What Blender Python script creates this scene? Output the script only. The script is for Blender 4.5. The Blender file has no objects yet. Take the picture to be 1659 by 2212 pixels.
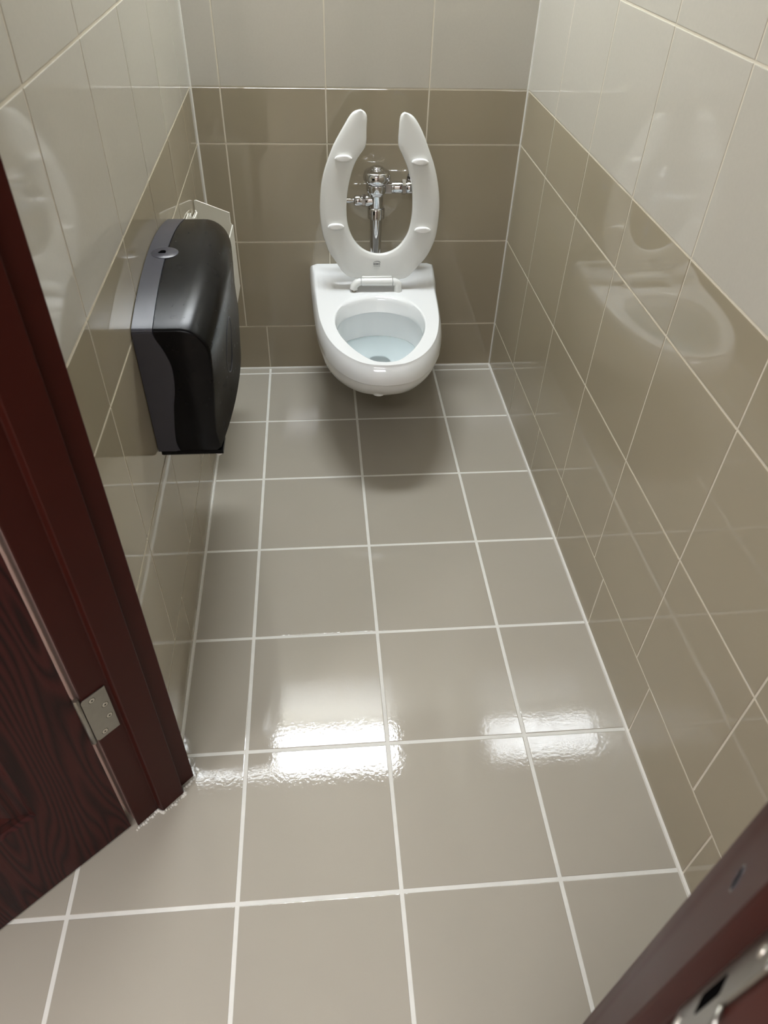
import bpy, bmesh, math, random
from mathutils import Vector, Matrix
random.seed(7)
S = bpy.context.scene
COL = S.collection

# ------------------------------------------------------------------ camera, world, lights, exposure
def camera():
    yaw, pitch, roll = 0.1034, 0.7433, 0.0362
    f = Vector((math.sin(yaw)*math.cos(pitch), math.cos(yaw)*math.cos(pitch), -math.sin(pitch)))
    rt = Vector((math.cos(yaw), -math.sin(yaw), 0)); up = rt.cross(f)
    r2 = rt*math.cos(roll)+up*math.sin(roll); u2 = -rt*math.sin(roll)+up*math.cos(roll)
    m = Matrix((( r2.x, u2.x, -f.x, -0.1036), (r2.y, u2.y, -f.y, -2.3331), (r2.z, u2.z, -f.z, 1.4159), (0, 0, 0, 1)))
    cd = bpy.data.cameras.new('camera'); c = bpy.data.objects.new('camera', cd); COL.objects.link(c)
    c.matrix_world = m
    cd.sensor_fit = 'VERTICAL'; cd.sensor_height = 36.0; cd.sensor_width = 27.0
    cd.lens = 1556.16/2212*36.0
    cd.clip_start = 0.02
    cd.dof.use_dof = True; cd.dof.focus_distance = 2.1; cd.dof.aperture_fstop = 7.5
    S.camera = c
camera()
S.view_settings.view_transform = 'Standard'; S.view_settings.look = 'None'
S.view_settings.exposure = 0.0; S.view_settings.gamma = 1.0; S.view_settings.use_curve_mapping = False
wd = bpy.data.worlds.new('world'); S.world = wd; wd.use_nodes = True
wd.node_tree.nodes['Background'].inputs[0].default_value = (0.9, 0.92, 1.0, 1); wd.node_tree.nodes['Background'].inputs[1].default_value = 0.05
# strengths of the luminous diffusers (W/m2 emission) of each ceiling fixture
STALL_LAMP, ROOM_LAMP, SIDE_LAMP = 60.0, 19.0, 43.0

# ------------------------------------------------------------------ materials
def s2l(c):
    return tuple(((v/255.0)/12.92 if v/255.0 <= 0.04045 else ((v/255.0+0.055)/1.055)**2.4) for v in c)+(1.0,)
def mat(name, rgb, rough=0.5, metal=0.0, spec=0.5, coat=0.0, noise=None, bump=None, rvar=None, emit=None, coatr=0.05):
    """rgb in sRGB 0..255. noise=(scale, amount) mottles colour; bump=(scale, strength, distance); rvar=(scale, amount) varies the gloss."""
    m = bpy.data.materials.new(name); m.use_nodes = True
    nt = m.node_tree; N = nt.nodes; L = nt.links; b = N['Principled BSDF']
    b.inputs['Base Color'].default_value = s2l(rgb); b.inputs['Roughness'].default_value = rough
    b.inputs['Metallic'].default_value = metal; b.inputs['Specular IOR Level'].default_value = spec
    b.inputs['Coat Weight'].default_value = coat; b.inputs['Coat Roughness'].default_value = coatr
    tc = N.new('ShaderNodeTexCoord')
    def nz(scale, detail=3):
        t = N.new('ShaderNodeTexNoise'); t.inputs['Scale'].default_value = scale; t.inputs['Detail'].default_value = detail
        L.new(tc.outputs['Object'], t.inputs['Vector']); return t
    if noise:
        t = nz(noise[0]); mx = N.new('ShaderNodeMix'); mx.data_type = 'RGBA'
        c = s2l(rgb); a = noise[1]
        mx.inputs[6].default_value = tuple(v*(1-a) for v in c[:3])+(1,); mx.inputs[7].default_value = tuple(min(1, v*(1+a)) for v in c[:3])+(1,)
        L.new(t.outputs['Fac'], mx.inputs[0]); L.new(mx.outputs[2], b.inputs['Base Color'])
    if bump:
        t = nz(bump[0], 2); bp = N.new('ShaderNodeBump'); bp.inputs['Strength'].default_value = bump[1]; bp.inputs['Distance'].default_value = bump[2]
        L.new(t.outputs['Fac'], bp.inputs['Height']); L.new(bp.outputs['Normal'], b.inputs['Normal'])
    if rvar:
        t = nz(rvar[0]); mr = N.new('ShaderNodeMapRange'); mr.inputs['To Min'].default_value = rough; mr.inputs['To Max'].default_value = rough+rvar[1]
        L.new(t.outputs['Fac'], mr.inputs['Value']); L.new(mr.outputs['Result'], b.inputs['Roughness'])
    if emit:
        b.inputs['Emission Color'].default_value = s2l(emit[0]); b.inputs['Emission Strength'].default_value = emit[1]
    return m

M = {}
M['grout'] = mat('wall_grout', (222, 215, 198), 0.8, noise=(40, .08))
M['floor_grout'] = mat('floor_grout', (216, 215, 208), 0.7, noise=(25, .12))
M['tile_dark'] = mat('glossy_taupe_tile', (163, 153, 132), 0.03, noise=(3, .03), spec=0.75)
M['tile_light'] = mat('satin_cream_tile', (196, 192, 181), 0.055, noise=(160, .035), bump=(260, .06, .0003), spec=0.5)
M['caulk'] = mat('white_caulk', (214, 212, 204), 0.55, noise=(30, .08))
M['ceramic'] = mat('white_vitreous_china', (236, 238, 238), 0.06, spec=0.6)
M['seat'] = mat('white_seat_plastic', (232, 233, 230), 0.22, spec=0.5, noise=(6, .01))
M['bumper'] = mat('bumper_rubber', (240, 240, 238), 0.35)
M['chrome'] = mat('chrome', (208, 208, 210), 0.07, metal=1.0)
M['steel'] = mat('brushed_steel', (150, 147, 140), 0.34, metal=1.0, noise=(60, .12))
M['screw'] = mat('screw_steel', (205, 200, 190), 0.3, metal=1.0)
M['blackhole'] = mat('dark_void', (4, 4, 5), 1.0, spec=0.02)
M['trap'] = mat('shaded_trapway_glaze', (92, 102, 102), 0.5, spec=0.2)  # white china inside the outlet, with its shade put into this grey
M['ink'] = mat('grey_print', (95, 98, 100), 0.5)
M['cover'] = mat('smoked_black_plastic', (5, 5, 7), 0.24, spec=0.2, coat=0.0, noise=(30, .1), rvar=(60, .05))
M['shell'] = mat('charcoal_plastic', (62, 62, 70), 0.30, spec=0.5, noise=(40, .05))
M['white_plastic'] = mat('white_plastic', (224, 221, 210), 0.35, noise=(10, .03))
M['paper'] = mat('tissue_paper', (238, 236, 230), 0.9)
M['paint'] = mat('oxblood_frame_paint', (58, 20, 14), 0.45, spec=0.16, bump=(180, .05, .0005), noise=(14, .10))
M['wall_paint'] = mat('cream_wall_paint', (214, 204, 190), 0.6)
M['ceiling'] = mat('white_ceiling_paint', (225, 222, 214), 0.8)
M['fixture'] = mat('fixture_white', (230, 230, 228), 0.5)
M['lamp_stall'] = mat('stall_diffuser', (240, 240, 240), 0.5, emit=((244, 250, 255), STALL_LAMP))
M['lamp_room'] = mat('room_diffuser', (240, 240, 240), 0.5, emit=((248, 249, 255), ROOM_LAMP))
M['lamp_side'] = mat('side_diffuser', (240, 240, 240), 0.5, emit=((252, 250, 252), SIDE_LAMP))

def floor_mat():
    m = mat('glossy_sand_floor_tile', (166, 160, 148), 0.03, noise=(4, .035), spec=0.5)
    nt = m.node_tree; N = nt.nodes; L = nt.links; b = N['Principled BSDF']
    tc = N.new('ShaderNodeTexCoord')
    a = N.new('ShaderNodeTexNoise'); a.inputs['Scale'].default_value = 9; a.inputs['Detail'].default_value = 2
    c = N.new('ShaderNodeTexNoise'); c.inputs['Scale'].default_value = 130; c.inputs['Detail'].default_value = 5
    L.new(tc.outputs['Object'], a.inputs['Vector']); L.new(tc.outputs['Object'], c.inputs['Vector'])
    b1 = N.new('ShaderNodeBump'); b1.inputs['Strength'].default_value = .06; b1.inputs['Distance'].default_value = .0015
    b2 = N.new('ShaderNodeBump'); b2.inputs['Strength'].default_value = .26; b2.inputs['Distance'].default_value = .0004
    L.new(a.outputs['Fac'], b1.inputs['Height']); L.new(c.outputs['Fac'], b2.inputs['Height']); L.new(b1.outputs['Normal'], b2.inputs['Normal'])
    L.new(b2.outputs['Normal'], b.inputs['Normal'])
    return m
M['tile_floor'] = floor_mat()

def wood_mat():
    m = mat('dark_cherry_oak', (50, 18, 18), 0.48, spec=0.2)
    nt = m.node_tree; N = nt.nodes; L = nt.links; b = N['Principled BSDF']
    tc = N.new('ShaderNodeTexCoord'); mp = N.new('ShaderNodeMapping'); mp.inputs['Scale'].default_value = (1.0, 1.0, 0.13)
    L.new(tc.outputs['Object'], mp.inputs['Vector'])
    n1 = N.new('ShaderNodeTexNoise'); n1.inputs['Scale'].default_value = 9; n1.inputs['Detail'].default_value = 1.5
    L.new(mp.outputs['Vector'], n1.inputs['Vector'])
    mu = N.new('ShaderNodeMath'); mu.operation = 'MULTIPLY'; mu.inputs[1].default_value = 60
    L.new(n1.outputs['Fac'], mu.inputs[0])
    fr = N.new('ShaderNodeMath'); fr.operation = 'PINGPONG'; fr.inputs[1].default_value = 1.0
    L.new(mu.outputs[0], fr.inputs[0])
    n2 = N.new('ShaderNodeTexNoise'); n2.inputs['Scale'].default_value = 420; n2.inputs['Detail'].default_value = 2
    mp2 = N.new('ShaderNodeMapping'); mp2.inputs['Scale'].default_value = (1, 1, 0.05); L.new(tc.outputs['Object'], mp2.inputs['Vector']); L.new(mp2.outputs['Vector'], n2.inputs['Vector'])
    ad = N.new('ShaderNodeMath'); ad.operation = 'MULTIPLY_ADD'; ad.inputs[1].default_value = .5; L.new(n2.outputs['Fac'], ad.inputs[0]); L.new(fr.outputs[0], ad.inputs[2])
    cr = N.new('ShaderNodeValToRGB'); cr.color_ramp.elements[0].position = .25; cr.color_ramp.elements[1].position = 1.1
    cr.color_ramp.elements[0].color = s2l((30, 9, 9)); cr.color_ramp.elements[1].color = s2l((62, 24, 22))
    L.new(ad.outputs[0], cr.inputs[0]); L.new(cr.outputs[0], b.inputs['Base Color'])
    bp = N.new('ShaderNodeBump'); bp.inputs['Strength'].default_value = .35; bp.inputs['Distance'].default_value = .0008
    L.new(ad.outputs[0], bp.inputs['Height']); L.new(bp.outputs['Normal'], b.inputs['Normal'])
    return m
M['door_wood'] = wood_mat()

def water_mat():
    m = bpy.data.materials.new('bowl_water'); m.use_nodes = True; nt = m.node_tree; N = nt.nodes; L = nt.links
    for n in list(N): N.remove(n)
    o = N.new('ShaderNodeOutputMaterial'); t = N.new('ShaderNodeBsdfTransparent'); t.inputs[0].default_value = (.93, .975, .985, 1)
    g = N.new('ShaderNodeBsdfGlossy'); g.inputs['Roughness'].default_value = .02
    fz = N.new('ShaderNodeFresnel'); fz.inputs[0].default_value = 1.33; mx = N.new('ShaderNodeMixShader')
    df = N.new('ShaderNodeBsdfDiffuse'); df.inputs[0].default_value = (.84, .95, .96, 1); m2 = N.new('ShaderNodeMixShader'); m2.inputs[0].default_value = .28; L.new(t.outputs[0], m2.inputs[1]); L.new(df.outputs[0], m2.inputs[2])
    L.new(fz.outputs[0], mx.inputs[0]); L.new(m2.outputs[0], mx.inputs[1]); L.new(g.outputs[0], mx.inputs[2]); L.new(mx.outputs[0], o.inputs[0])
    return m
M['water'] = water_mat()

# ------------------------------------------------------------------ helpers
def link(name, bm, m, parent=None, smooth=True, bevel=None, kind=None, sub=0):
    me = bpy.data.meshes.new(name)
    bmesh.ops.recalc_face_normals(bm, faces=bm.faces[:]) if not getattr(bm, 'keepn', False) else None
    bm.to_mesh(me); bm.free()
    for x in (m if isinstance(m, (list, tuple)) else [m]): me.materials.append(x)
    o = bpy.data.objects.new(name, me); COL.objects.link(o)
    if parent:
        o.parent = parent; o.matrix_parent_inverse = parent.matrix_world.inverted() if False else Matrix.Identity(4)
        o.matrix_parent_inverse = Matrix.Translation(-parent.location) if parent.type == 'EMPTY' else o.matrix_parent_inverse
    if smooth:
        for p in me.polygons: p.use_smooth = True
        try: me.set_sharp_from_angle(angle=math.radians(40))
        except Exception: pass
    if bevel:
        b = o.modifiers.new('bevel', 'BEVEL'); b.width = bevel[0]; b.segments = bevel[1]; b.limit_method = 'ANGLE'; b.angle_limit = math.radians(35)
        b.harden_normals = False
        for p in me.polygons: p.use_smooth = True
    if sub:
        s = o.modifiers.new('sub', 'SUBSURF'); s.levels = sub; s.render_levels = sub
    if kind: o['kind'] = kind
    return o
def thing(name, label, cat, loc, group=None, kind=None):
    o = bpy.data.objects.new(name, None); COL.objects.link(o); o.location = loc; o.empty_display_size = .05
    if kind: o['kind'] = kind
    else: o['label'] = label; o['category'] = cat
    if label: o['label'] = label
    if group: o['group'] = group
    return o
def add_box(bm, lo, hi, M4=None, mi=0):
    vs = [bm.verts.new((x, y, z)) for x in (lo[0], hi[0]) for y in (lo[1], hi[1]) for z in (lo[2], hi[2])]
    if M4:
        for v in vs: v.co = M4 @ v.co
    for q in ((0, 1, 3, 2), (4, 6, 7, 5), (0, 4, 5, 1), (2, 3, 7, 6), (0, 2, 6, 4), (1, 5, 7, 3)):
        f = bm.faces.new([vs[i] for i in q]); f.material_index = mi
    return vs
def add_rings(bm, rings, cap0=True, cap1=True, mi=0, closed=True):
    R = [[bm.verts.new(p) for p in r] for r in rings]
    n = len(R[0])
    for a, b in zip(R[:-1], R[1:]):
        for i in range(n if closed else n-1):
            j = (i+1) % n
            try: f = bm.faces.new((a[i], a[j], b[j], b[i])); f.material_index = mi
            except ValueError: pass
    if cap0: bm.faces.new(R[0][::-1]).material_index = mi
    if cap1: bm.faces.new(R[-1]).material_index = mi
    return R
def lathe(bm, base, axis, prof, seg=40, cap=True):
    """prof: list of (radius, height along axis)"""
    ax = Vector(axis).normalized(); q = Vector((0, 0, 1)).rotation_difference(ax); base = Vector(base)
    rings = []
    for r, h in prof:
        rings.append([base + q @ Vector((r*math.cos(2*math.pi*i/seg), r*math.sin(2*math.pi*i/seg), h)) for i in range(seg)])
    add_rings(bm, rings, cap, cap)
def hexnut(bm, base, axis, r, h):
    lathe(bm, base, axis, [(r*.9, 0), (r, h*.12), (r, h*.88), (r*.9, h)], seg=6)
def tube(bm, pts, rad, seg=20):
    pts = [Vector(p) for p in pts]; rings = []
    t0 = (pts[1]-pts[0]).normalized(); ref = Vector((0, 0, 1)) if abs(t0.z) < .9 else Vector((0, 1, 0)); prev = None
    for i, p in enumerate(pts):
        t = ((pts[min(i+1, len(pts)-1)]-pts[max(i-1, 0)])).normalized()
        u = (ref-t*ref.dot(t)).normalized() if prev is None else (prev-t*prev.dot(t)).normalized(); prev = u; v = t.cross(u)
        r = rad[i] if isinstance(rad, (list, tuple)) else rad
        rings.append([p+(u*math.cos(2*math.pi*k/seg)+v*math.sin(2*math.pi*k/seg))*r for k in range(seg)])
    add_rings(bm, rings)
def crom(pts, k=4, closed=True):
    out = []; n = len(pts); P = [Vector(p) for p in pts]
    for i in range(n if closed else n-1):
        g = lambda j: P[j % n] if closed else P[max(0, min(n-1, j))]
        a, b, c, d = g(i-1), g(i), g(i+1), g(i+2)
        for s in range(k):
            t = s/k; out.append(.5*((2*b)+(c-a)*t+(2*a-5*b+4*c-d)*t*t+(3*b-a-3*c+d)*t**3))
    if not closed: out.append(P[-1])
    return out
def lerp(a, b, t): return a+(b-a)*t
def interp(x, tab):
    if x <= tab[0][0]: return tab[0][1]
    for (x0, y0), (x1, y1) in zip(tab[:-1], tab[1:]):
        if x <= x1: return lerp(y0, y1, (x-x0)/(x1-x0))
    return tab[-1][1]

# ------------------------------------------------------------------ tiled surfaces (real tile slabs over a grout bed)
def tiled(name, frame, rects, mats, bed, gap=.0042, depth=.0009, bev=.0012, bedthick=.09, jit=.00012, bedmi=0):
    """frame(u, v, h) -> world point, h along the room-side normal. rects: (u0,u1,v0,v1,mi). bed: (u0,u1,v0,v1)"""
    bm = bmesh.new()
    u0, u1, v0, v1 = bed
    a = [bm.verts.new(frame(u, v, -depth)) for u, v in ((u0, v0), (u1, v0), (u1, v1), (u0, v1))]
    b = [bm.verts.new(frame(u, v, -bedthick)) for u, v in ((u0, v0), (u1, v0), (u1, v1), (u0, v1))]
    for q in ((a[0], a[1], a[2], a[3]), (b[3], b[2], b[1], b[0]), (a[0], b[0], b[1], a[1]), (a[1], b[1], b[2], a[2]), (a[2], b[2], b[3], a[3]), (a[3], b[3], b[0], a[0])):
        bm.faces.new(q).material_index = bedmi
    g = gap/2
    for (p0, p1, q0, q1, mi) in rects:
        j = [random.uniform(-jit, jit) for _ in range(3)]
        def hh(u, v): return j[0]+j[1]*(u-(p0+p1)/2)/.15+j[2]*(v-(q0+q1)/2)/.15
        levels = [(0, -depth-.0002), (.00002, -bev*.45), (bev*.35, -bev*.1), (bev, 0)]
        rings = []
        for ins, h in levels:
            rings.append([frame(u, v, h+(hh(u, v) if h > -depth else 0)) for u, v in ((p0+g+ins, q0+g+ins), (p1-g-ins, q0+g+ins), (p1-g-ins, q1-g-ins), (p0+g+ins, q1-g-ins))])
        add_rings(bm, rings, cap0=False, cap1=True, mi=mi)
    o = link(name, bm, mats, smooth=False, kind='structure')
    return o
def cells(us, vs, fmi):
    return [(a, b, c, d, fmi(c, d)) for a, b in zip(us[:-1], us[1:]) for c, d in zip(vs[:-1], vs[1:]) if b-a > .008 and d-c > .008]
ZS = [.1692, .4694, .7642, .9115, 1.2042, 1.497, 1.790, 2.083, 2.376, 2.52]
CEIL = 2.5
ZS[-1] = CEIL; 
XL, XR, aL, aR = -.4527, .5161, -.0108, -.0132
WM = [M['grout'], M['tile_dark'], M['tile_light']]
zmi = lambda c, d: 1 if d < .92 else 2

# back wall (plane y = 0)
bx = [-.3703+.2978*i for i in range(3)]
rects = cells([XL]+bx+[XR], ZS, zmi)+cells([XL, -.3, 0, .3, XR], [0.004, ZS[0]], zmi)
tiled('wall_back', lambda u, v, h: Vector((u, -h, v)), rects, WM, (XL-.1, XR+.1, -.02, CEIL))
# right wall, running to the outer face of the doorway wall
L_R = 2.72
yr = [0]+[.2925+.2933*i for i in range(9)]; yr = [y for y in yr if y < L_R]+[L_R]
ys = [0, .0348]+[.3348+.3*i+.006 for i in range(9)]; ys = [0]+[y for y in ys[2:] if y < L_R]+[L_R]
fr = lambda u, v, h: Vector((XR-aR*u*1.0 - h, -u, v))
rects = cells(yr, ZS, zmi)+cells(ys, [0.004, ZS[0]], zmi)
tiled('wall_right', fr, rects, WM, (0, L_R, -.02, CEIL))
# left wall, ending at the door frame
L_L = 1.585
yl = [0, .1902]+[.1902+.2933*i for i in range(1, 6)]; yl = [y for y in yl if y < L_L]+[L_L]
ys = [y for y in ys if y < L_L]+[L_L]
fl = lambda u, v, h: Vector((XL-aL*u + h, -u, v))
rects = cells(yl, ZS, zmi)+cells(ys, [0.004, ZS[0]], zmi)
tiled('wall_left', fl, rects, WM, (0, L_L, -.02, CEIL))
# floor: 0.30 m tiles, the grid turned a hair from the walls
ROT = -.0035
ff = lambda u, v, h: Vector((u+ROT*v, v-ROT*u, h))
us = [.3*i for i in range(-9, 7)]; vs = sorted([-.0348-.3*i for i in range(0, 15)]+[.02])
rects = [(a, b, c, d, 1) for a, b in zip(us[:-1], us[1:]) for c, d in zip(vs[:-1], vs[1:])]
rects = [r for r in rects]
tiled('floor', ff, rects, [M['floor_grout'], M['tile_floor']], (us[0]-.02, us[-1]+.02, vs[0]-.02, vs[-1]+.02), gap=.0078, depth=.0008, bev=.0014, jit=.0001)

# doorway wall, turned 45 degrees across the corner
O = Vector((-.495, -1.680, 0)); r2 = math.sqrt(.5)
nD = Vector((r2, r2, 0)); wD = Vector((r2, -r2, 0))
F = Matrix(((wD.x, nD.x, 0, O.x), (wD.y, nD.y, 0, O.y), (0, 0, 1, 0), (0, 0, 0, 1)))     # local (w, n, z)
def wbox(bm, w0, w1, n0, n1, z0, z1, mi=0): add_box(bm, (w0, n0, z0), (w1, n1, z1), F, mi)
OPEN, HEAD = .802, 2.05
def flat_wall(name, boxes, m=None):
    bm = bmesh.new()
    for b in boxes: wbox(bm, *b)
    return link(name, bm, m or M['wall_paint'], smooth=False, kind='structure')
M['pink_plaster'] = mat('dusty_pink_plaster', (196, 166, 158), 0.6)
flat_wall('wall_front', [(-1.25, -.031, .003, .115, 0, CEIL), (-.031, -.0045, .003, .0105, 0, CEIL), (OPEN+.055, 1.47, .012, .125, 0, CEIL), (-.075, OPEN+.055, .012, .115, HEAD+.02, CEIL)], M['pink_plaster'])
# outer washroom shell
bm = bmesh.new(); add_box(bm, (-2.6, -.80, 0), (-1.25, -.70, CEIL)); link('wall_outer_left_end', bm, M['wall_paint'], smooth=False, kind='structure').name = 'wall_north'
bm = bmesh.new(); add_box(bm, (-2.7, -4.2, 0), (-2.6, -.70, CEIL)); link('wall_west', bm, M['wall_paint'], smooth=False, kind='structure')
bm = bmesh.new(); add_box(bm, (-2.7, -4.3, 0), (1.5, -4.2, CEIL)); link('wall_south', bm, M['wall_paint'], smooth=False, kind='structure')
bm = bmesh.new(); add_box(bm, (1.4, -4.2, 0), (1.5, -2.62, CEIL)); link('wall_east', bm, M['wall_paint'], smooth=False, kind='structure')
bm = bmesh.new(); add_box(bm, (.64, -2.72, 0), (1.4, -2.62, CEIL)); link('wall_return', bm, M['wall_paint'], smooth=False, kind='structure')
bm = bmesh.new(); add_box(bm, (-2.7, -4.3, CEIL), (1.5, .1, CEIL+.08)); link('ceiling', bm, M['ceiling'], smooth=False, kind='structure')

# caulk beads in the corners
def bead(i, pts, r):
    bm = bmesh.new(); tube(bm, pts, r, 8); return link('trim_%d' % i, bm, M['caulk'], kind='structure')
XR2 = XR-aR*L_R; XL2 = XL-aL*L_L
bead(1, [(XL, 0, 0), (XL, 0, CEIL)], .0042)
bead(2, [(XR, 0, 0), (XR, 0, CEIL)], .0038)
bead(3, [(XL, 0, 0), (XR, 0, 0)], .0045)
bead(4, [(XR, 0, 0), (XR2, -L_R, 0)], .0060)
bead(5, [(XL, 0, 0), (XL2, -L_L+.02, 0)], .0058)

# ------------------------------------------------------------------ door frame (steel, stop and rebate), left jamb, right jamb, head
def jamb_profile(side):
    # polygon in (w, n): rebate, stop, inner trim, wrapped casing on both faces
    if side == 'L':
        return [(0, 0), (0, .047), (.012, .050), (.012, .101), (-.002, .1015), (-.002, .137), (-.062, .137), (-.062, .1165), (-.03, .1165), (-.03, .011), (-.004, .011), (-.004, 0)]
    W = OPEN
    return [(W+.010, 0), (W+.010, .034), (W-.0045, .037), (W-.0045, .102), (W-.0090, .132), (W+.001, .150), (W+.062, .150), (W+.062, .128), (W+.03, .128), (W+.03, .011), (W+.066, .011), (W+.066, 0)]
def prism(bm, poly, z0, z1, M4):
    a = [bm.verts.new(M4 @ Vector((p[0], p[1], z0))) for p in poly]; b = [bm.verts.new(M4 @ Vector((p[0], p[1], z1))) for p in poly]
    n = len(poly)
    for i in range(n): bm.faces.new((a[i], a[(i+1) % n], b[(i+1) % n], b[i]))
    bm.faces.new(a[::-1]); bm.faces.new(b)
bm = bmesh.new(); prism(bm, jamb_profile('L'), 0, HEAD, F)
jl = link('trim_6', bm, M['paint'], bevel=(.0018, 2), kind='structure')
bm = bmesh.new(); prism(bm, jamb_profile('R'), 0, HEAD, F)
jr = link('trim_7', bm, M['paint'], bevel=(.0022, 2), kind='structure')
bm = bmesh.new(); wbox(bm, -.066, OPEN+.066, 0, .047, HEAD-.0, HEAD+.06); wbox(bm, -.03, OPEN+.03, .047, .101, HEAD-.014, HEAD+.06); wbox(bm, -.062, OPEN+.062, .101, .137, HEAD, HEAD+.06)
link('trim_8', bm, M['paint'], bevel=(.0018, 2), kind='structure')
jl['label'] = 'dark red painted steel door jamb on the hinge side'; jr['label'] = 'dark red painted steel door jamb on the latch side'
# ragged white caulk smears at the foot of the left jamb
bm = bmesh.new()
rnd = random.Random(3)
path = [(.004, -.006), (.004, .02), (.003, .044), (.015, .050), (.017, .075), (.016, .100), (.004, .106), (.004, .137), (-.004, .146)]
for a, b in zip(path[:-1], path[1:]):
    for k in range(5):
        t = k/5; w_, n_ = lerp(a[0], b[0], t), lerp(a[1], b[1], t)
        rr = rnd.uniform(.0012, .0036)
        c = F @ Vector((w_+rnd.uniform(-.001, .002), n_, .001))
        lathe(bm, c-Vector((0, 0, .001)), (rnd.uniform(-.2, .2), rnd.uniform(-.2, .2), 1), [(rr*1.3, 0), (rr*1.1, .0012), (rr*.6, .003), (rr*.1, .0042)], 9)
link('trim_9', bm, M['caulk'], kind='structure')

# latch hole and strike plate on the right jamb
SW = OPEN+.010
st = bmesh.new()
def plate_local(bm, poly, w, thick, M4=F):
    a = [bm.verts.new(M4 @ Vector((w, p[0], p[1]))) for p in poly]; b = [bm.verts.new(M4 @ Vector((w-thick, p[0], p[1]))) for p in poly]
    n = len(poly)
    for i in range(n): bm.faces.new((a[i], a[(i+1) % n], b[(i+1) % n], b[i]))
    bm.faces.new(a[::-1]); bm.faces.new(b)
def rrect(n0, n1, z0, z1, r, k=5):
    out = []
    for cx, cz, a0 in ((n1-r, z1-r, 0), (n0+r, z1-r, 90), (n0+r, z0+r, 180), (n1-r, z0+r, 270)):
        for i in range(k+1):
            a = math.radians(a0+90*i/k); out.append((cx+r*math.cos(a), cz+r*math.sin(a)))
    return out
plate_local(st, rrect(.003, .034, .895, 1.060, .004), SW, .0022)
strike = link('strike_plate', st, M['steel'], jr, bevel=(.0006, 2)); strike['label'] = 'worn steel strike plate'
bm = bmesh.new(); plate_local(bm, rrect(-.010, .006, .935, 1.005, .006), SW, .0030); 
lip = link('curved_lip', bm, M['steel'], strike, bevel=(.001, 2))
bm = bmesh.new(); plate_local(bm, rrect(.012, .025, .950, .992, .003), SW-.0021, .0003); link('latch_hole', bm, M['blackhole'], strike, smooth=False)
for zc in (.912, 1.043):
    bm = bmesh.new(); lathe(bm, F @ Vector((SW-.0022, .019, zc)), -wD, [(.0042, 0), (.0040, .0006), (.001, .0012)], 20); link('screw', bm, M['screw'], strike)
bm = bmesh.new(); plate_local(bm, rrect(.0735, .0885, .9735, .9885, .0074), OPEN-.0045, .0003); link('screw_hole', bm, M['blackhole'], jr, smooth=False)
bm = bmesh.new(); lathe(bm, F @ Vector((OPEN-.0045, .081, .981)), -wD, [(.0092, 0), (.0090, .0005), (.0080, .0006), (.0078, 0)], 24, cap=False); link('hole_rim', bm, M['shell'], jr)

# ------------------------------------------------------------------ open door leaf with its hinge
hing = F @ Vector((-.0085, -.010, 0))
dirv = (Vector((-.704, -1.852, 0))-Vector((-.511, -1.684, 0))).normalized()
nrm = Vector((-dirv.y, dirv.x, 0));  # away from the camera side
if nrm.dot(wD) > 0: nrm = -nrm
DM = Matrix(((dirv.x, nrm.x, 0, hing.x), (dirv.y, nrm.y, 0, hing.y), (0, 0, 1, 0), (0, 0, 0, 1)))
door = thing('door_1', 'dark cherry oak-grained door leaf, swung open at the left', None, (hing.x, hing.y, 0), kind='structure')
DW, DH, DZ0, DT = .795, 2.035, .006, .040
bm = bmesh.new()
pw0, pw1, pz0, pz1 = .120, DW-.120, .235, .86
add_box(bm, (0, 0, DZ0), (pw0, DT, DH), DM); add_box(bm, (pw1, 0, DZ0), (DW, DT, DH), DM)
add_box(bm, (pw0, 0, DZ0), (pw1, DT, pz0), DM); add_box(bm, (pw0, 0, pz1), (pw1, DT, 1.02), DM); add_box(bm, (pw0, 0, 1.90), (pw1, DT, DH), DM)
bmesh.ops.remove_doubles(bm, verts=bm.verts[:], dist=1e-5)
link('door_rails', bm, M['door_wood'], door, smooth=False)
for z0, z1 in ((pz0, pz1), (1.02, 1.90)):
    bm = bmesh.new()
    for inset, d in ((0, .0),):
        rings = []
        for ins, dep in ((0, 0.0), (.006, .006), (.018, .008), (.030, .004), (.045, .009), (.085, .003), (.10, .003)):
            rings.append([DM @ Vector(p) for p in ((pw0+ins, dep, z0+ins), (pw1-ins, dep, z0+ins), (pw1-ins, dep, z1-ins), (pw0+ins, dep, z1-ins))])
        back = [DM @ Vector(p) for p in ((pw0, DT-.004, z0), (pw1, DT-.004, z0), (pw1, DT-.004, z1), (pw0, DT-.004, z1))]
        add_rings(bm, [back]+rings, True, True)
    link('door_panel', bm, M['door_wood'], door, smooth=False)
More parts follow.
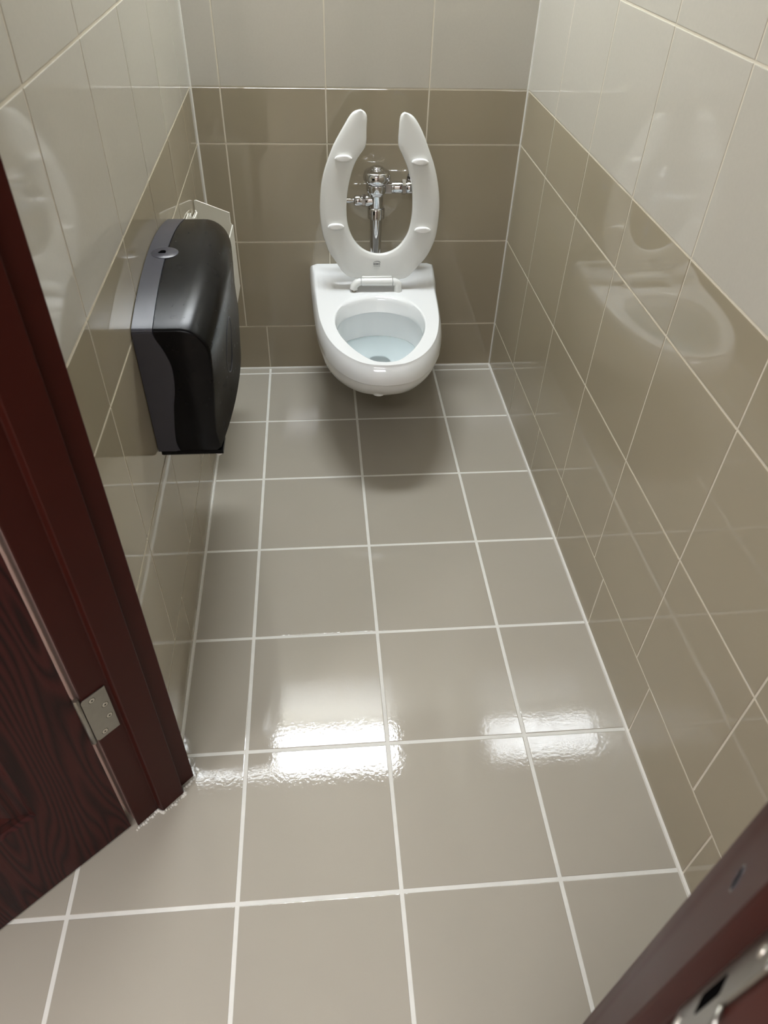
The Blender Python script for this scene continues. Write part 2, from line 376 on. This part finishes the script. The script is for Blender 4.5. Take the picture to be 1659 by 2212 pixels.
# hinge
hg = bmesh.new()
plate_local(hg, [(-.003, .432), (.001, .4365), (.040, .4365), (.040, .3225), (.001, .3225), (-.003, .327)], 0.0002, -.0022)
hg2 = link('hinge', hg, M['steel'], door, bevel=(.0005, 2)); hg2['label'] = 'brushed steel butt hinge'
bm = bmesh.new(); lathe(bm, F @ Vector((-.004, -.0065, .318)), (0, 0, 1), [(.004, 0), (.0052, .002), (.0052, .122), (.004, .124)], 20); link('hinge_pin', bm, M['steel'], hg2)
bm = bmesh.new(); add_box(bm, (-.002, .0, .322), (.001, .034, .437), DM); link('hinge_leaf', bm, M['steel'], hg2, bevel=(.0004, 1))
for n_, z_ in ((.014, .424), (.030, .395), (.030, .364), (.014, .335)):
    bm = bmesh.new(); c = F @ Vector((.0023, n_, z_))
    lathe(bm, c, wD, [(.0050, 0), (.0048, .0003), (.0025, .0006), (.0005, .0006)], 24); s = link('screw', bm, M['screw'], hg2)
    bm = bmesh.new(); lathe(bm, F @ Vector((.0023, n_, z_)), wD, [(.0058, -.0004), (.0057, .00012), (.0051, .00014)], 24); link('screw_rim', bm, M['blackhole'], hg2)
    bm = bmesh.new()
    for a in (0, 90):
        R_ = F @ Matrix.Translation((.00295, n_, z_)) @ Matrix.Rotation(math.radians(a+20), 4, 'X')
        add_box(bm, (-.0001, -.0024, -.0006), (.0001, .0024, .0006), R_)
    link('cross_slot', bm, M['blackhole'], hg2, smooth=False)
# chips in the door paint near the foot
door_marks = [(.12, .05), (.05, .052), (.075, .16), (.20, .095), (.165, .03)]

# ------------------------------------------------------------------ wall-hung toilet
CX = .068
toilet = thing('toilet', 'white wall-hung toilet with raised open-front seat', 'toilet', (CX, -.30, 0))
HW = [(-.621, 0), (-.619, .022), (-.613, .048), (-.600, .074), (-.570, .102), (-.518, .138), (-.450, .162), (-.360, .181), (-.268, .188), (-.124, .195), (0, .202)]
def ring_outer(front, widen, yb=0.0, N=120, ysc=None):
    """D-shaped closed outline, flat back at y = yb. front: y of the nose; widen added to half width"""
    pts = []
    tab = HW
    def hw(s):   # s 0 at nose .. 1 at back
        y = -.621+s*.621
        return interp(y, tab)
    half = []
    K = N//2-12
    for i in range(K+1):
        s = (i/K)**2.0
        y = lerp(front, yb, s); half.append((max(hw(s)*(1+widen), 0), y))
    hb = half[-1][0]
    back = [(hb*(1-2*j/24), yb) for j in range(1, 24)]
    right = half; left = [(-x, y) for x, y in half[::-1]]
    pts = right + back + left[:-1]
    return [(x+CX, y) for x, y in pts]
def resample(pts, n):
    P = pts+[pts[0]]; d = [0]
    for a, b in zip(P[:-1], P[1:]): d.append(d[-1]+math.hypot(a[0]-b[0], a[1]-b[1]))
    out = []; j = 0
    for i in range(n):
        t = d[-1]*i/n
        while d[j+1] < t: j += 1
        k = (t-d[j])/max(1e-9, d[j+1]-d[j]); out.append((lerp(P[j][0], P[j+1][0], k), lerp(P[j][1], P[j+1][1], k)))
    return out
def polar(pts, n, c):
    """resample a star-shaped outline at n equal angles about c"""
    out = []
    P = pts+[pts[0]]
    for i in range(n):
        a = 2*math.pi*i/n-math.pi/2; dx, dy = math.cos(a), math.sin(a); best = None
        for p, q in zip(P[:-1], P[1:]):
            ex, ey = q[0]-p[0], q[1]-p[1]; det = dx*(-ey)+ex*dy
            if abs(det) < 1e-12: continue
            rx, ry = p[0]-c[0], p[1]-c[1]
            t = (rx*(-ey)+ex*ry)/det; u = (dx*ry-dy*rx)/det
            if t > 0 and -1e-6 <= u <= 1+1e-6: best = t if best is None else max(best, t)
        out.append((c[0]+dx*best, c[1]+dy*best))
    return out
NA = 144; C0 = (CX, -.40)
def smooth_half(tab):
    P = crom([(h, y) for y, h in tab], 5, closed=False)
    return [(p[1], p[0]) for p in P]
HW = smooth_half([(-.621, 0), (-.618, .026), (-.611, .052), (-.596, .078), (-.566, .108), (-.518, .138), (-.450, .163), (-.360, .180), (-.268, .188), (-.124, .195), (0, .202)])
IN = smooth_half([(-.601, 0), (-.598, .022), (-.588, .040), (-.560, .064), (-.515, .092), (-.455, .118), (-.400, .131), (-.350, .133), (-.300, .124), (-.255, .101), (-.226, .064), (-.213, .030), (-.209, 0)])
def outl(front, k, dback=0):
    return polar([(x, y) for x, y in ring_outer(front, k, dback, N=160)], NA, C0)
def inl(scale_x=1, y0=None, y1=None, grow=0):
    a, b = -.601, -.209
    y0 = a if y0 is None else y0; y1 = b if y1 is None else y1
    half = [((h+grow)*scale_x if h > 0 else 0, lerp(y0, y1, (y-a)/(b-a))) for y, h in IN]
    pts = half+[(-x, y) for x, y in half[::-1][1:-1]]
    return polar([(x+CX, y) for x, y in pts], NA, C0)
def zdeck(y):   # raised shelf at the back with a hollowed step in front of it
    return .378+interp(y, [(-.150, 0), (-.140, .001), (-.130, .006), (-.118, .0125), (-.100, .017), (-.07, .0195), (-.03, .021), (0, .021)])
def body():
    bm = bmesh.new(); rings = []
    hi = inl(); ho = outl(-.621, 0)
    def mix(t, dz=0, A=hi, B=ho):
        r = []
        for (x0, y0), (x1, y1) in zip(A, B):
            x, y = lerp(x0, x1, t), lerp(y0, y1, t); r.append(Vector((x, y, zdeck(y)+dz)))
        return r
    def flat(o, z, zb=None):
        r = []
        for x, y in o: r.append(Vector((x, y, z if zb is None else lerp(z, zb, max(0, min(1, (y+.60)/.60))))))
        return r
    # bowl interior from the drain upward
    dc = (.076, -.276)
    def ell(c, rx, ry, z):
        return [Vector((c[0]+rx*math.cos(2*math.pi*i/NA-math.pi/2), c[1]+ry*math.sin(2*math.pi*i/NA-math.pi/2), z)) for i in range(NA)]
    bowl = inl(.95, -.515, -.222)
    def blend(t, z):
        e = ell(dc, .040, .026, z)
        return [Vector((lerp(a.x, b[0], t), lerp(a.y, b[1], t), z)) for a, b in zip(e, bowl)]
    rings += [ell(dc, .036, .029, .186), blend(.05, .1895), blend(.2, .194), blend(.4, .202), blend(.6, .212), blend(.8, .225), blend(.92, .238), blend(.99, .253)]
    rings += [flat(inl(1.0, -.580, -.219), .30), flat(inl(1.0, -.585, -.217), .325), flat(inl(1.0, -.588, -.216), .333)]
    # lower edge of the rim turning inward
    rings += [flat(inl(.965, -.580, -.226), .334), flat(inl(.955, -.582, -.224), .338), flat(inl(.958, -.586, -.220), .346), flat(inl(.985, -.596, -.213), .362), flat(inl(1.0, -.600, -.2095), .371)]
    rings += [mix(.02, -.0022), mix(.06, -.0004)]
    for k in range(1, 33): rings.append(mix(.06+.90*k/33))
    rings += [mix(.965, -.0006), mix(.99, -.003)]
    o2 = outl(-.625, .012)
    rings.append([Vector((x, y, zdeck(y)-.008)) for x, y in o2])
    o3 = outl(-.634, .030)
    rings.append([Vector((x, y, zdeck(y)-.020)) for x, y in o3])
    rings.append([Vector((x, y, zdeck(y)-.036)) for x, y in outl(-.642, .045)])
    rings.append([Vector((x, y, zdeck(y)-.050)) for x, y in outl(-.645, .050)])
    rings.append([Vector((x, y, zdeck(y)-.0535)) for x, y in outl(-.641, .040)])
    rings.append([Vector((x, y, zdeck(y)-.0545)) for x, y in outl(-.634, .034)])
    rings.append([Vector((x, y, zdeck(y)-.070)) for x, y in outl(-.630, .038)])
    rings.append(flat(outl(-.612, .030), .285, .30)); rings.append(flat(outl(-.580, .005), .255, .27)); rings.append(flat(outl(-.530, -.06), .223, .230))
    rings.append(flat(outl(-.47, -.16), .200, .175)); rings.append(flat(outl(-.40+(-.04), -.26), .198, .11)); rings.append(flat([(lerp(x, CX, .5), lerp(y, -.30, .45)) for x, y in outl(-.44, -.3)], .17, .09))
    rings.append(flat([(lerp(x, CX, .8), lerp(y, -.24, .8)) for x, y in outl(-.44, -.3)], .09, .07))
    add_rings(bm, rings, False, True)
    b_ = link('bowl', bm, M['ceramic'], toilet)
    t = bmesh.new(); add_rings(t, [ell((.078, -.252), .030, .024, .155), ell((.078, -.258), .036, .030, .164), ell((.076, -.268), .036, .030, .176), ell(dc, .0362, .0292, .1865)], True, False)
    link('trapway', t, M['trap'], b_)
    return b_
bowl = body()
bm = bmesh.new(); lathe(bm, (.052, -.560, .249), (0, 0, 1), [(.014, 0), (.019, .002), (.021, .010), (.024, .020)], 28); link('casting_nub', bm, M['ceramic'], bowl)
bm = bmesh.new(); wr = inl(.955, -.518, -.2215); bm.faces.new([bm.verts.new((x, y, .2495)) for x, y in wr]); wo = link('water', bm, M['water'], toilet, smooth=False)
if wo.data.polygons[0].normal.z < 0: wo.data.flip_normals()
# the dark outlet in the bowl is the trapway mesh, shade painted into its grey

# seat
SP = lambda x, z, d=0.0: Vector((x, -.162+.08*(z-.40), z)) + Vector((0, -1, .08)).normalized()*d   # d towards the front
OUT = [(0.138, 0.878), (0.149, 0.879), (0.163, 0.875), (0.175, 0.864), (0.187, 0.848), (0.203, 0.82), (0.219, 0.784), (0.235, 0.747), (0.246, 0.712), (0.255, 0.67), (0.259, 0.627), (0.258, 0.584), (0.253, 0.542), (0.242, 0.509), (0.228, 0.481), (0.21, 0.459), (0.192, 0.439), (0.174, 0.42), (0.155, 0.411), (0.123, 0.41), (0.021, 0.413), (-0.01, 0.417), (-0.03, 0.43), (-0.045, 0.449), (-0.061, 0.474), (-0.076, 0.495), (-0.084, 0.517), (-0.093, 0.544), (-0.099, 0.579), (-0.101, 0.614), (-0.1, 0.642), (-0.097, 0.676), (-0.091, 0.708), (-0.081, 0.741), (-0.068, 0.772), (-0.056, 0.798), (-0.039, 0.826), (-0.024, 0.849), (-0.01, 0.87), (0.001, 0.881), (0.016, 0.885), (0.026, 0.884), (0.034, 0.879), (0.039, 0.869)]
INN = [(0.039, 0.854), (0.038, 0.829), (0.038, 0.811), (0.035, 0.793), (0.026, 0.78), (0.009, 0.757), (-0.003, 0.73), (-0.012, 0.698), (-0.018, 0.667), (-0.021, 0.628), (-0.019, 0.588), (-0.01, 0.555), (0.005, 0.528), (0.027, 0.507), (0.052, 0.495), (0.081, 0.491), (0.111, 0.497), (0.136, 0.511), (0.155, 0.534), (0.168, 0.56), (0.175, 0.599), (0.176, 0.636), (0.174, 0.67), (0.17, 0.698), (0.161, 0.728), (0.151, 0.752), (0.139, 0.776), (0.129, 0.794), (0.128, 0.817), (0.129, 0.837), (0.13, 0.857), (0.132, 0.871)]
def path_resample(P, n):
    d = [0]
    for p, q in zip(P[:-1], P[1:]): d.append(d[-1]+math.hypot(p[0]-q[0], p[1]-q[1]))
    out = []; j = 0
    for i in range(n):
        t = d[-1]*i/(n-1)
        while j < len(d)-2 and d[j+1] < t: j += 1
        k = (t-d[j])/max(1e-9, d[j+1]-d[j]); out.append((lerp(P[j][0], P[j+1][0], k), lerp(P[j][1], P[j+1][1], k)))
    return out
def relax(P, it):
    for _ in range(it): P = [P[0]]+[((P[i-1][0]+2*P[i][0]+P[i+1][0])/4, (P[i-1][1]+2*P[i][1]+P[i+1][1])/4) for i in range(1, len(P)-1)]+[P[-1]]
    return P
OUTp = OUT[1:-2]; INNp = [OUT[-2], OUT[-1]]+INN+[(0.138, 0.878)]
A = relax(path_resample([(p[0], p[1]) for p in crom([(0.1450, 0.8791)]+OUT[2:-3]+[(0.022, 0.8850)], 4, closed=False)], 150), 1)
B = [(p[0], p[1]) for p in crom([(0.022, 0.8850), (0.0305, 0.8825), (0.0368, 0.8760), (0.0395, 0.866)]+INN+[(0.1345, 0.8757), (0.1390, 0.8785), (0.1450, 0.8791)], 4, closed=False)][::-1]
# pair the two edges by angle-free arc length on three stretches: tip, limb, tip
B = relax(path_resample(B, 150), 1)
def near_pair(A, B):
    """monotone pairing of outer points with inner points; keeps the ribs roughly square to the limb"""
    la, lb = len(A), len(B); out = []
    for i in range(la): out.append(B[i])
    return out
bm = bmesh.new(); rings = []
E0, TH = .0062, .0185
for a_, b_ in zip(A, near_pair(A, B)):
    wdt = math.hypot(a_[0]-b_[0], a_[1]-b_[1]); e = min(E0, wdt*.3+1e-5); ring = []
    hz = min(1.0, wdt/.012)
    for s_, h_ in ((0, -.009), (.08*e/E0, -.0045), (.3*e/E0, -.0018), (1, 0.0)):
        ring.append((s_*e, h_, 0))
    fr_ = [(0.0, -.0100), (e*.10, -.0055), (e*.35, -.0022), (e*.8, -.0004)]
    for f_ in (.22, .36, .5, .64, .78): fr_.append((max(e, wdt*f_), .0022*math.sin(math.pi*f_)*hz))
    fr_ += [(wdt-e*.8, -.0004), (wdt-e*.35, -.0022), (wdt-e*.10, -.0055), (wdt, -.0100), (wdt-e*.15, -.0150), (wdt-e*.6, -TH+.0004), (wdt*.5, -TH), (e*.6, -TH+.0004), (e*.15, -.0150)]
    pts = []
    for dd, h_ in fr_:
        t_ = dd/max(wdt, 1e-6); t_ = max(0, min(1, t_))
        pts.append(SP(lerp(a_[0], b_[0], t_), lerp(a_[1], b_[1], t_), h_))
    rings.append(pts)
add_rings(bm, rings, True, True)
bmesh.ops.remove_doubles(bm, verts=bm.verts[:], dist=2e-5)
seat = link('seat', bm, M['seat'], toilet)
for bxp, bzp in ((-.029, .765), (.192, .756), (-.054, .577), (.209, .566)):
    bm = bmesh.new(); rr = []
    for d, k in ((-.003, 1.0), (.0095, 1.0), (.0125, .95), (.0138, .78)):
        ring = []
        for i in range(32):
            a = 2*math.pi*i/32; cx_, cz_ = .0245*k*math.copysign(abs(math.cos(a))**.75, math.cos(a)), .0082*k*math.sin(a)
            ring.append(SP(bxp+cx_, bzp+cz_ - (3.0*cx_**2 if math.sin(a) > 0 else -1.5*cx_**2), d))
        rr.append(ring)
    add_rings(bm, rr); link('bumper', bm, M['bumper'], seat)
# hinge: bar of the seat and two elbow posts
bm = bmesh.new()
prof = []
bar = [(.021, .4005), (.122, .4005)]
lathe(bm, (.022, -.166, .4075), (1, 0, 0), [(.0095, 0), (.0120, .0012), (.0120, .0988), (.0095, .1)], 28)
add_box(bm, (.024, -.166, .396), (.120, -.150, .424))
link('hinge_bar', bm, M['seat'], seat, bevel=(.003, 3))
for sx, x0, xe in ((-1, .021, .000), (1, .123, .138)):
    bm = bmesh.new()
    p = [(x0, -.166, .407), (x0+sx*.005, -.166, .407), (x0+sx*.012, -.167, .4045), (x0+sx*.0165, -.168, .400), (xe+sx*.0005, -.169, .395), (xe+sx*.001, -.170, .390 if sx < 0 else .386), (xe+sx*.0015, -.170, .3865 if sx < 0 else .377)]
    tube(bm, p, [.0115, .0118, .0120, .0120, .0120, .0122, .0130], 24); post = link('hinge_post', bm, M['seat'], toilet)
bm = bmesh.new(); lathe(bm, (-.001, -.170, .377), (0, 0, 1), [(.0075, 0), (.0075, .002), (.004, .0022), (.004, .009)], 20); bolt = link('hinge_bolt', bm, M['screw'], toilet); bolt['label'] = 'exposed steel bolt under the left hinge post'
# print on the seat
def text_obj(name, body_, size, loc, parent, m, xdir=Vector((1, 0, 0))):
    cu = bpy.data.curves.new(name, 'FONT'); cu.body = body_; cu.size = size; cu.align_x = 'CENTER'; cu.align_y = 'CENTER'; cu.extrude = .0001; cu.offset = size*.012
    tmp = bpy.data.objects.new(name+'_tmp', cu); COL.objects.link(tmp)
    dg = bpy.context.evaluated_depsgraph_get(); me = bpy.data.meshes.new_from_object(tmp.evaluated_get(dg))
    bpy.data.objects.remove(tmp)
    R_ = Matrix(((1, 0, 0, 0), (0, .08/1.003, -.9968, 0), (0, .9968, .08, 0), (0, 0, 0, 1)))
    me.transform(Matrix.Translation(loc) @ R_); me.materials.clear(); me.materials.append(m)
    o = bpy.data.objects.new(name, me); COL.objects.link(o); o.parent = parent
    return o
logo = text_obj('printed_logo', 'BEMIS', .0085, SP(.071, .4622, .0030), seat, M['ink'])
bm = bmesh.new(); arc = []
for i in range(13):
    t = i/12; a = math.radians(158-128*t); arc.append((.0715+.0125*math.cos(a), .4635+.0070*math.sin(a), .0003+.0010*math.sin(math.pi*min(1, t*.62))))
vi = [bm.verts.new(SP(x, z+w_, .0030)) for x, z, w_ in arc]; vo = [bm.verts.new(SP(x, z-w_*.3, .0030)) for x, z, w_ in arc]
for i in range(12): bm.faces.new((vi[i], vi[i+1], vo[i+1], vo[i]))
for k in range(7):
    x = .0615+k*.0030; z = .4555
    bm.faces.new([bm.verts.new(SP(x+a, z+b, .0030)) for a, b in ((0, 0), (.0019, 0), (.0019, .0016-(k % 2)*.0005), (0, .0016-(k % 3)*.0004))])
link('printed_arc', bm, M['ink'], seat, smooth=False)

# ------------------------------------------------------------------ exposed chrome flush valve
VX, VY = .0735, -.060
valve = thing('flush_valve', 'chrome flush valve and riser pipe on the wall behind the toilet seat', 'flush valve', (VX, VY, .40))
def part(name, fn, parent=valve, m=None, **k):
    bm = bmesh.new(); fn(bm); return link(name, bm, m or M['chrome'], parent, **k)
part('riser_pipe', lambda b: lathe(b, (VX, VY, .398), (0, 0, 1), [(.0185, 0), (.0185, .19)], 40))
part('spud_collar', lambda b: lathe(b, (VX, VY, .3985), (0, 0, 1), [(.030, 0), (.030, .004), (.024, .008), (.023, .022), (.019, .025)], 40))
part('coupling_nut', lambda b: lathe(b, (VX, VY, .566), (0, 0, 1), [(.020, 0), (.0265, .003), (.0265, .030), (.024, .035), (.020, .037)], 40))
def vbody(b):
    lathe(b, (VX, VY, .598), (0, 0, 1), [(.016, -.004), (.0200, 0), (.0212, .004), (.0212, .038), (.0240, .042), (.0300, .050), (.0322, .055), (.0322, .072), (.028, .075)], 48)
    lathe(b, (VX, VY, .660), (1, 0, 0), [(.0150, 0), (.0150, .044), (.0175, .047), (.0175, .052)], 36)
    add_box(b, (VX, VY-.0170, .6465), (VX+.046, VY+.016, .6740))
    lathe(b, (VX, VY, .621), (-1, 0, 0), [(.0175, 0), (.0175, .030), (.0155, .035)], 36)
part('valve_body', vbody, bevel=(.0035, 3))
cap = part('cap', lambda b: lathe(b, (VX, VY, .673), (0, 0, 1), [(.028, 0), (.0335, .001), (.0400, .009), (.0418, .016), (.0408, .024), (.0378, .0320), (.0352, .0345), (.0310, .0352), (.0225, .0385), (.0215, .0415), (.0205, .0430), (.0150, .0435), (.0145, .0455), (.0130, .0468), (.004, .0470)], 64))
def hndl(b):
    hexnut(b, (VX-.034, VY, .621), (-1, 0, 0), .0185, .011)
    lathe(b, (VX-.045, VY, .621), (-1, 0, 0), [(.0145, 0), (.0155, .002), (.0155, .019), (.013, .023), (.009, .025)], 32)
h = part('handle_socket', hndl)
part('handle', lambda b: lathe(b, (VX-.066, VY, .621), (-1, -.12, .06), [(.006, 0), (.0062, .010), (.0075, .014), (.0080, .020), (.0072, .05), (.009, .075), (.006, .082)], 24))
def inlet(b):
    lathe(b, (VX+.050, VY, .660), (1, 0, 0), [(.0165, 0), (.0175, .002), (.0175, .026), (.015, .028)], 36)
    hexnut(b, (VX+.077, VY, .660), (1, 0, 0), .0225, .013)
    lathe(b, (VX+.090, VY, .660), (1, 0, 0), [(.016, 0), (.0185, .004), (.0185, .020), (.016, .024), (.0155, .035)], 36)
part('supply_arm', inlet)
def stop(b):
    lathe(b, (VX+.135, VY-.03, .666), (0, 1, 0), [(.014, -.012), (.019, -.008), (.021, 0), (.0215, .045), (.0175, .05), (.0175, .0885)], 36)
part('control_stop', stop)
part('escutcheon', lambda b: lathe(b, (VX+.135, -.0018, .666), (0, -1, 0), [(.037, -.0015), (.036, .003), (.028, .009), (.019, .012)], 40))
part('stop_cap', lambda b: lathe(b, (VX+.135, VY-.03, .684), (0, 0, 1), [(.012, 0), (.015, .004), (.016, .02), (.012, .026)], 30))

# ------------------------------------------------------------------ black twin-roll tissue dispenser on the left wall
DY0, DY1 = -1.160, -.640; DYC, DHL = (DY0+DY1)/2, (DY1-DY0)/2
wallx = lambda y: XL+aL*y*1.0*(-1)*(-1) if False else XL-aL*(-y)
disp = thing('toilet_paper_dispenser', 'black plastic twin-roll toilet paper dispenser on the left tiled wall', 'paper dispenser', (wallx(DYC), DYC, .515))
def dsec(y, x_off0, x_off1, k=10, shrink=0):
    """cross-section of the casing at y between two distances from the wall; closed loop in x-z"""
    s = 1-((y-DYC)/DHL)**2
    top = .783+.037*s-shrink; bot = .515+.002*s+shrink; P = .132+.022*s-shrink
    wx = wallx(y)
    prof = []
    RT = .052
    # outer profile from the wall top to the wall bottom
    def corner_top(t):    # t 0..1
        a = math.pi/2*(1-t); return (P-RT+RT*math.cos(a), top-RT*.98+RT*.98*math.sin(a))
    pts = [(0, top)]+[(P*f, top) for f in (.15, .3, .45)]+[corner_top(i/k) for i in range(k+1)]
    pts += [(P-.001, top-.085), (P-.004, top-.13), (P-.009, top-.18), (P-.012, bot+.045), (P-.009, bot+.02), (P-.008, bot+.006), (P-.014, bot)]
    pts += [(P*.6, bot), (P*.3, bot), (0, bot)]
    bul = lambda z: .013*math.exp(-((y+.80)/.10)**2)*math.exp(-((z-.60)/.055)**2)
    out = []
    for x, z in pts: out.append((min(max(x+(bul(z) if x > .8*P else 0), x_off0), x_off1), z))
    return [Vector((wx+x, y, z)) for x, z in out]
def casing(name, x0, x1, m, ends=.0, shrink=0.0, parent=disp, rnd_=.006):
    bm = bmesh.new(); rings = []
    ysn = 26
    lst = []
    for i in range(ysn+1): lst.append((lerp(DY0+rnd_, DY1-rnd_, i/ysn), shrink))
    lst = [(DY0, shrink+.0035), (DY0+.0012, shrink+.0014), (DY0+.0035, shrink+.0003)]+lst+[(DY1-.0035, shrink+.0006), (DY1-.001, shrink+.0025), (DY1, shrink+.006)]
    for y, sh in lst: rings.append(dsec(y, x0, x1, shrink=sh))
    add_rings(bm, rings, True, True)
    bmesh.ops.remove_doubles(bm, verts=bm.verts[:], dist=2e-5)
    return link(name, bm, m, parent)
casing('front_cover', .0385, 9, M['cover'])
shell = casing('back_shell', .0012, .0372, M['shell'], shrink=-.0006)
# S-curved side cheek of the shell at the near end and its twin at the far end
for yy, sg in ((DY0, -1), (DY1, 1)):
    bm = bmesh.new(); wx = wallx(yy)
    curve = crom([(.037, .779), (.041, .765), (.050, .745), (.0585, .715), (.0590, .685), (.0555, .655), (.049, .625), (.044, .590), (.040, .555), (.040, .535), (.044, .519)], 4, closed=False)
    poly = [(.0015, .779)]+[(p[0], p[1]) for p in curve]+[(.0015, .519)]
    a = [bm.verts.new((wx+p[0], yy+sg*.0014, p[1])) for p in poly]; b = [bm.verts.new((wx+p[0], yy-sg*.002, p[1])) for p in poly]; n = len(poly)
    for i in range(n): bm.faces.new((a[i], a[(i+1) % n], b[(i+1) % n], b[i]))
    bm.faces.new(a); bm.faces.new(b[::-1])
    link('side_cheek', bm, M['shell'], shell)
# lock tab on top
LY = -.915
bm = bmesh.new()
tz = .783+.037*(1-((LY-DYC)/DHL)**2)
lathe(bm, (wallx(LY)+.034, LY, tz-.004), (0, 0, 1), [(.0265, 0), (.0265, .0042), (.0255, .0050), (.001, .0050)], 48)
lock = link('lock_tab', bm, M['shell'], shell)
bm = bmesh.new(); lathe(bm, (wallx(LY)+.030, LY+.004, tz+.0010), (0, 0, 1), [(.0062, 0), (.0060, .0005)], 24); add_box(bm, (wallx(LY)+.022, LY-.0035, tz+.0009), (wallx(LY)+.036, LY+.0015, tz+.0017)); link('keyhole', bm, M['blackhole'], lock, smooth=False)
# viewing window outline on the front, low centre
def front_x(y, z):
    s = 1-((y-DYC)/DHL)**2; P = .132+.022*s; top = .783+.037*s
    d = top-z
    return wallx(y)+P-interp(d, [(.052, 0), (.085, .001), (.13, .004), (.18, .009), (.26, .012)])+.013*math.exp(-((y+.80)/.10)**2)*math.exp(-((z-.60)/.055)**2)
bm = bmesh.new()
loop = []
for i in range(40):
    a = 2*math.pi*i/40; y = -.985+.040*math.sin(a); z = .655+.060*math.cos(a)
    loop.append(Vector((front_x(y, z)+.0002, y, z)))
tube(bm, loop+[loop[0]], .0009, 6); link('window_seam', bm, M['shell'], disp)
# serrated tear bar along the lower edge of the near end
bm = bmesh.new(); wx = wallx(DY0)
add_box(bm, (wx+.006, DY0+.001, .508), (wx+.128, DY0+.05, .5165))
for i in range(60):
    x = wx+.008+i*.002
    v = [bm.verts.new(p) for p in ((x, DY0+.0012, .5085), (x+.0018, DY0+.0012, .5085), (x+.0009, DY0+.0012, .5055), (x, DY0+.0022, .5085), (x+.0018, DY0+.0022, .5085), (x+.0009, DY0+.0022, .5055))]
    bm.faces.new((v[0], v[1], v[2])); bm.faces.new((v[3], v[5], v[4])); bm.faces.new((v[0], v[2], v[5], v[3])); bm.faces.new((v[1], v[4], v[5], v[2]))
link('tear_bar', bm, M['cover'], disp, smooth=False)
bm = bmesh.new(); pts = [(wx+.110, DY0+.006, .508), (wx+.126, DY0+.006, .508), (wx+.124, DY0+.004, .503), (wx+.118, DY0+.003, .501), (wx+.113, DY0+.004, .504)]
bm.faces.new([bm.verts.new(p) for p in pts]); g = bmesh.ops.extrude_face_region(bm, geom=bm.faces[:]); bmesh.ops.translate(bm, verts=[v for v in g['geom'] if isinstance(v, bmesh.types.BMVert)], vec=(0, .001, 0))
link('tissue_scrap', bm, M['paper'], disp, smooth=False)

# ------------------------------------------------------------------ open-topped white plastic holder behind it
hx = wallx(-.35)
hold = thing('wall_holder', 'open-topped white plastic holder on the left wall behind the black dispenser', 'holder', (hx, -.36, .42))
def slab(bm, poly, axis, at, th):
    mk = (lambda p, o: Vector((p[0], at+o, p[1]))) if axis == 'y' else (lambda p, o: Vector((at+o, p[0], p[1])))
    a = [bm.verts.new(mk(p, 0)) for p in poly]; b = [bm.verts.new(mk(p, th)) for p in poly]; n = len(poly)
    for i in range(n): bm.faces.new((a[i], a[(i+1) % n], b[(i+1) % n], b[i]))
    bm.faces.new(a[::-1]); bm.faces.new(b)
bm = bmesh.new(); slab(bm, [(-.448, .44), (-.348, .44), (-.348, .618), (-.3535, .626), (-.3535, .655), (-.4405, .689), (-.445, .689), (-.448, .685)], 'y', -.252, .0035); link('far_side_panel', bm, M['white_plastic'], hold, bevel=(.0012, 2))
bm = bmesh.new(); slab(bm, [(-.252, .44), (-.252, .622), (-.42, .632), (-.50, .632), (-.50, .44)], 'x', -.3505, .0035); link('front_panel', bm, M['white_plastic'], hold, bevel=(.0012, 2))
bm = bmesh.new(); slab(bm, [(-.252, .44), (-.252, .660), (-.330, .668), (-.348, .690), (-.362, .684), (-.378, .700), (-.500, .706), (-.500, .44)], 'x', -.4470, .003); link('back_panel', bm, M['white_plastic'], hold, bevel=(.0010, 2))
bm = bmesh.new(); slab(bm, [(-.447, .44), (-.3475, .44), (-.3475, .63), (-.447, .66)], 'y', -.503, .0035); link('near_side_panel', bm, M['white_plastic'], hold, bevel=(.0012, 2))
bm = bmesh.new(); add_box(bm, (-.447, -.503, .437), (-.347, -.2485, .441)); link('bottom_panel', bm, M['white_plastic'], hold, smooth=False)
bm = bmesh.new(); tube(bm, [(-.441, -.275, .655), (-.441, -.285, .672), (-.436, -.300, .672), (-.441, -.315, .664), (-.443, -.33, .668)], .0022, 10); link('clip', bm, M['white_plastic'], hold)

# ------------------------------------------------------------------ ceiling lamps (out of view; they light the place)
def lamp(label, x0, x1, y0, y1, z, m, grp=None):
    t = thing('ceiling_light', label, 'ceiling light', ((x0+x1)/2, (y0+y1)/2, z), grp)
    bm = bmesh.new(); e = .012
    add_box(bm, (x0-e, y0-e, z+.001), (x1+e, y1+e, CEIL-.0005)); link('housing', bm, M['fixture'], t, smooth=False)
    bm = bmesh.new(); add_box(bm, (x0, y0, z-.006), (x1, y1, z+.001)); link('diffuser', bm, m, t, smooth=False)
lamp('shallow light panel on the ceiling against the back wall above the toilet', -.43, .235, -.290, -.045, CEIL-.04, M['lamp_stall'])
lamp('long light panel on the ceiling outside the stall, in front of the doorway', -1.0, .3, -3.3, -2.95, CEIL-.04, M['lamp_room'])
lamp('long light panel on the ceiling at the left, in line with the open door', -2.0, -1.35, -2.95, -2.45, CEIL-.04, M['lamp_side'])
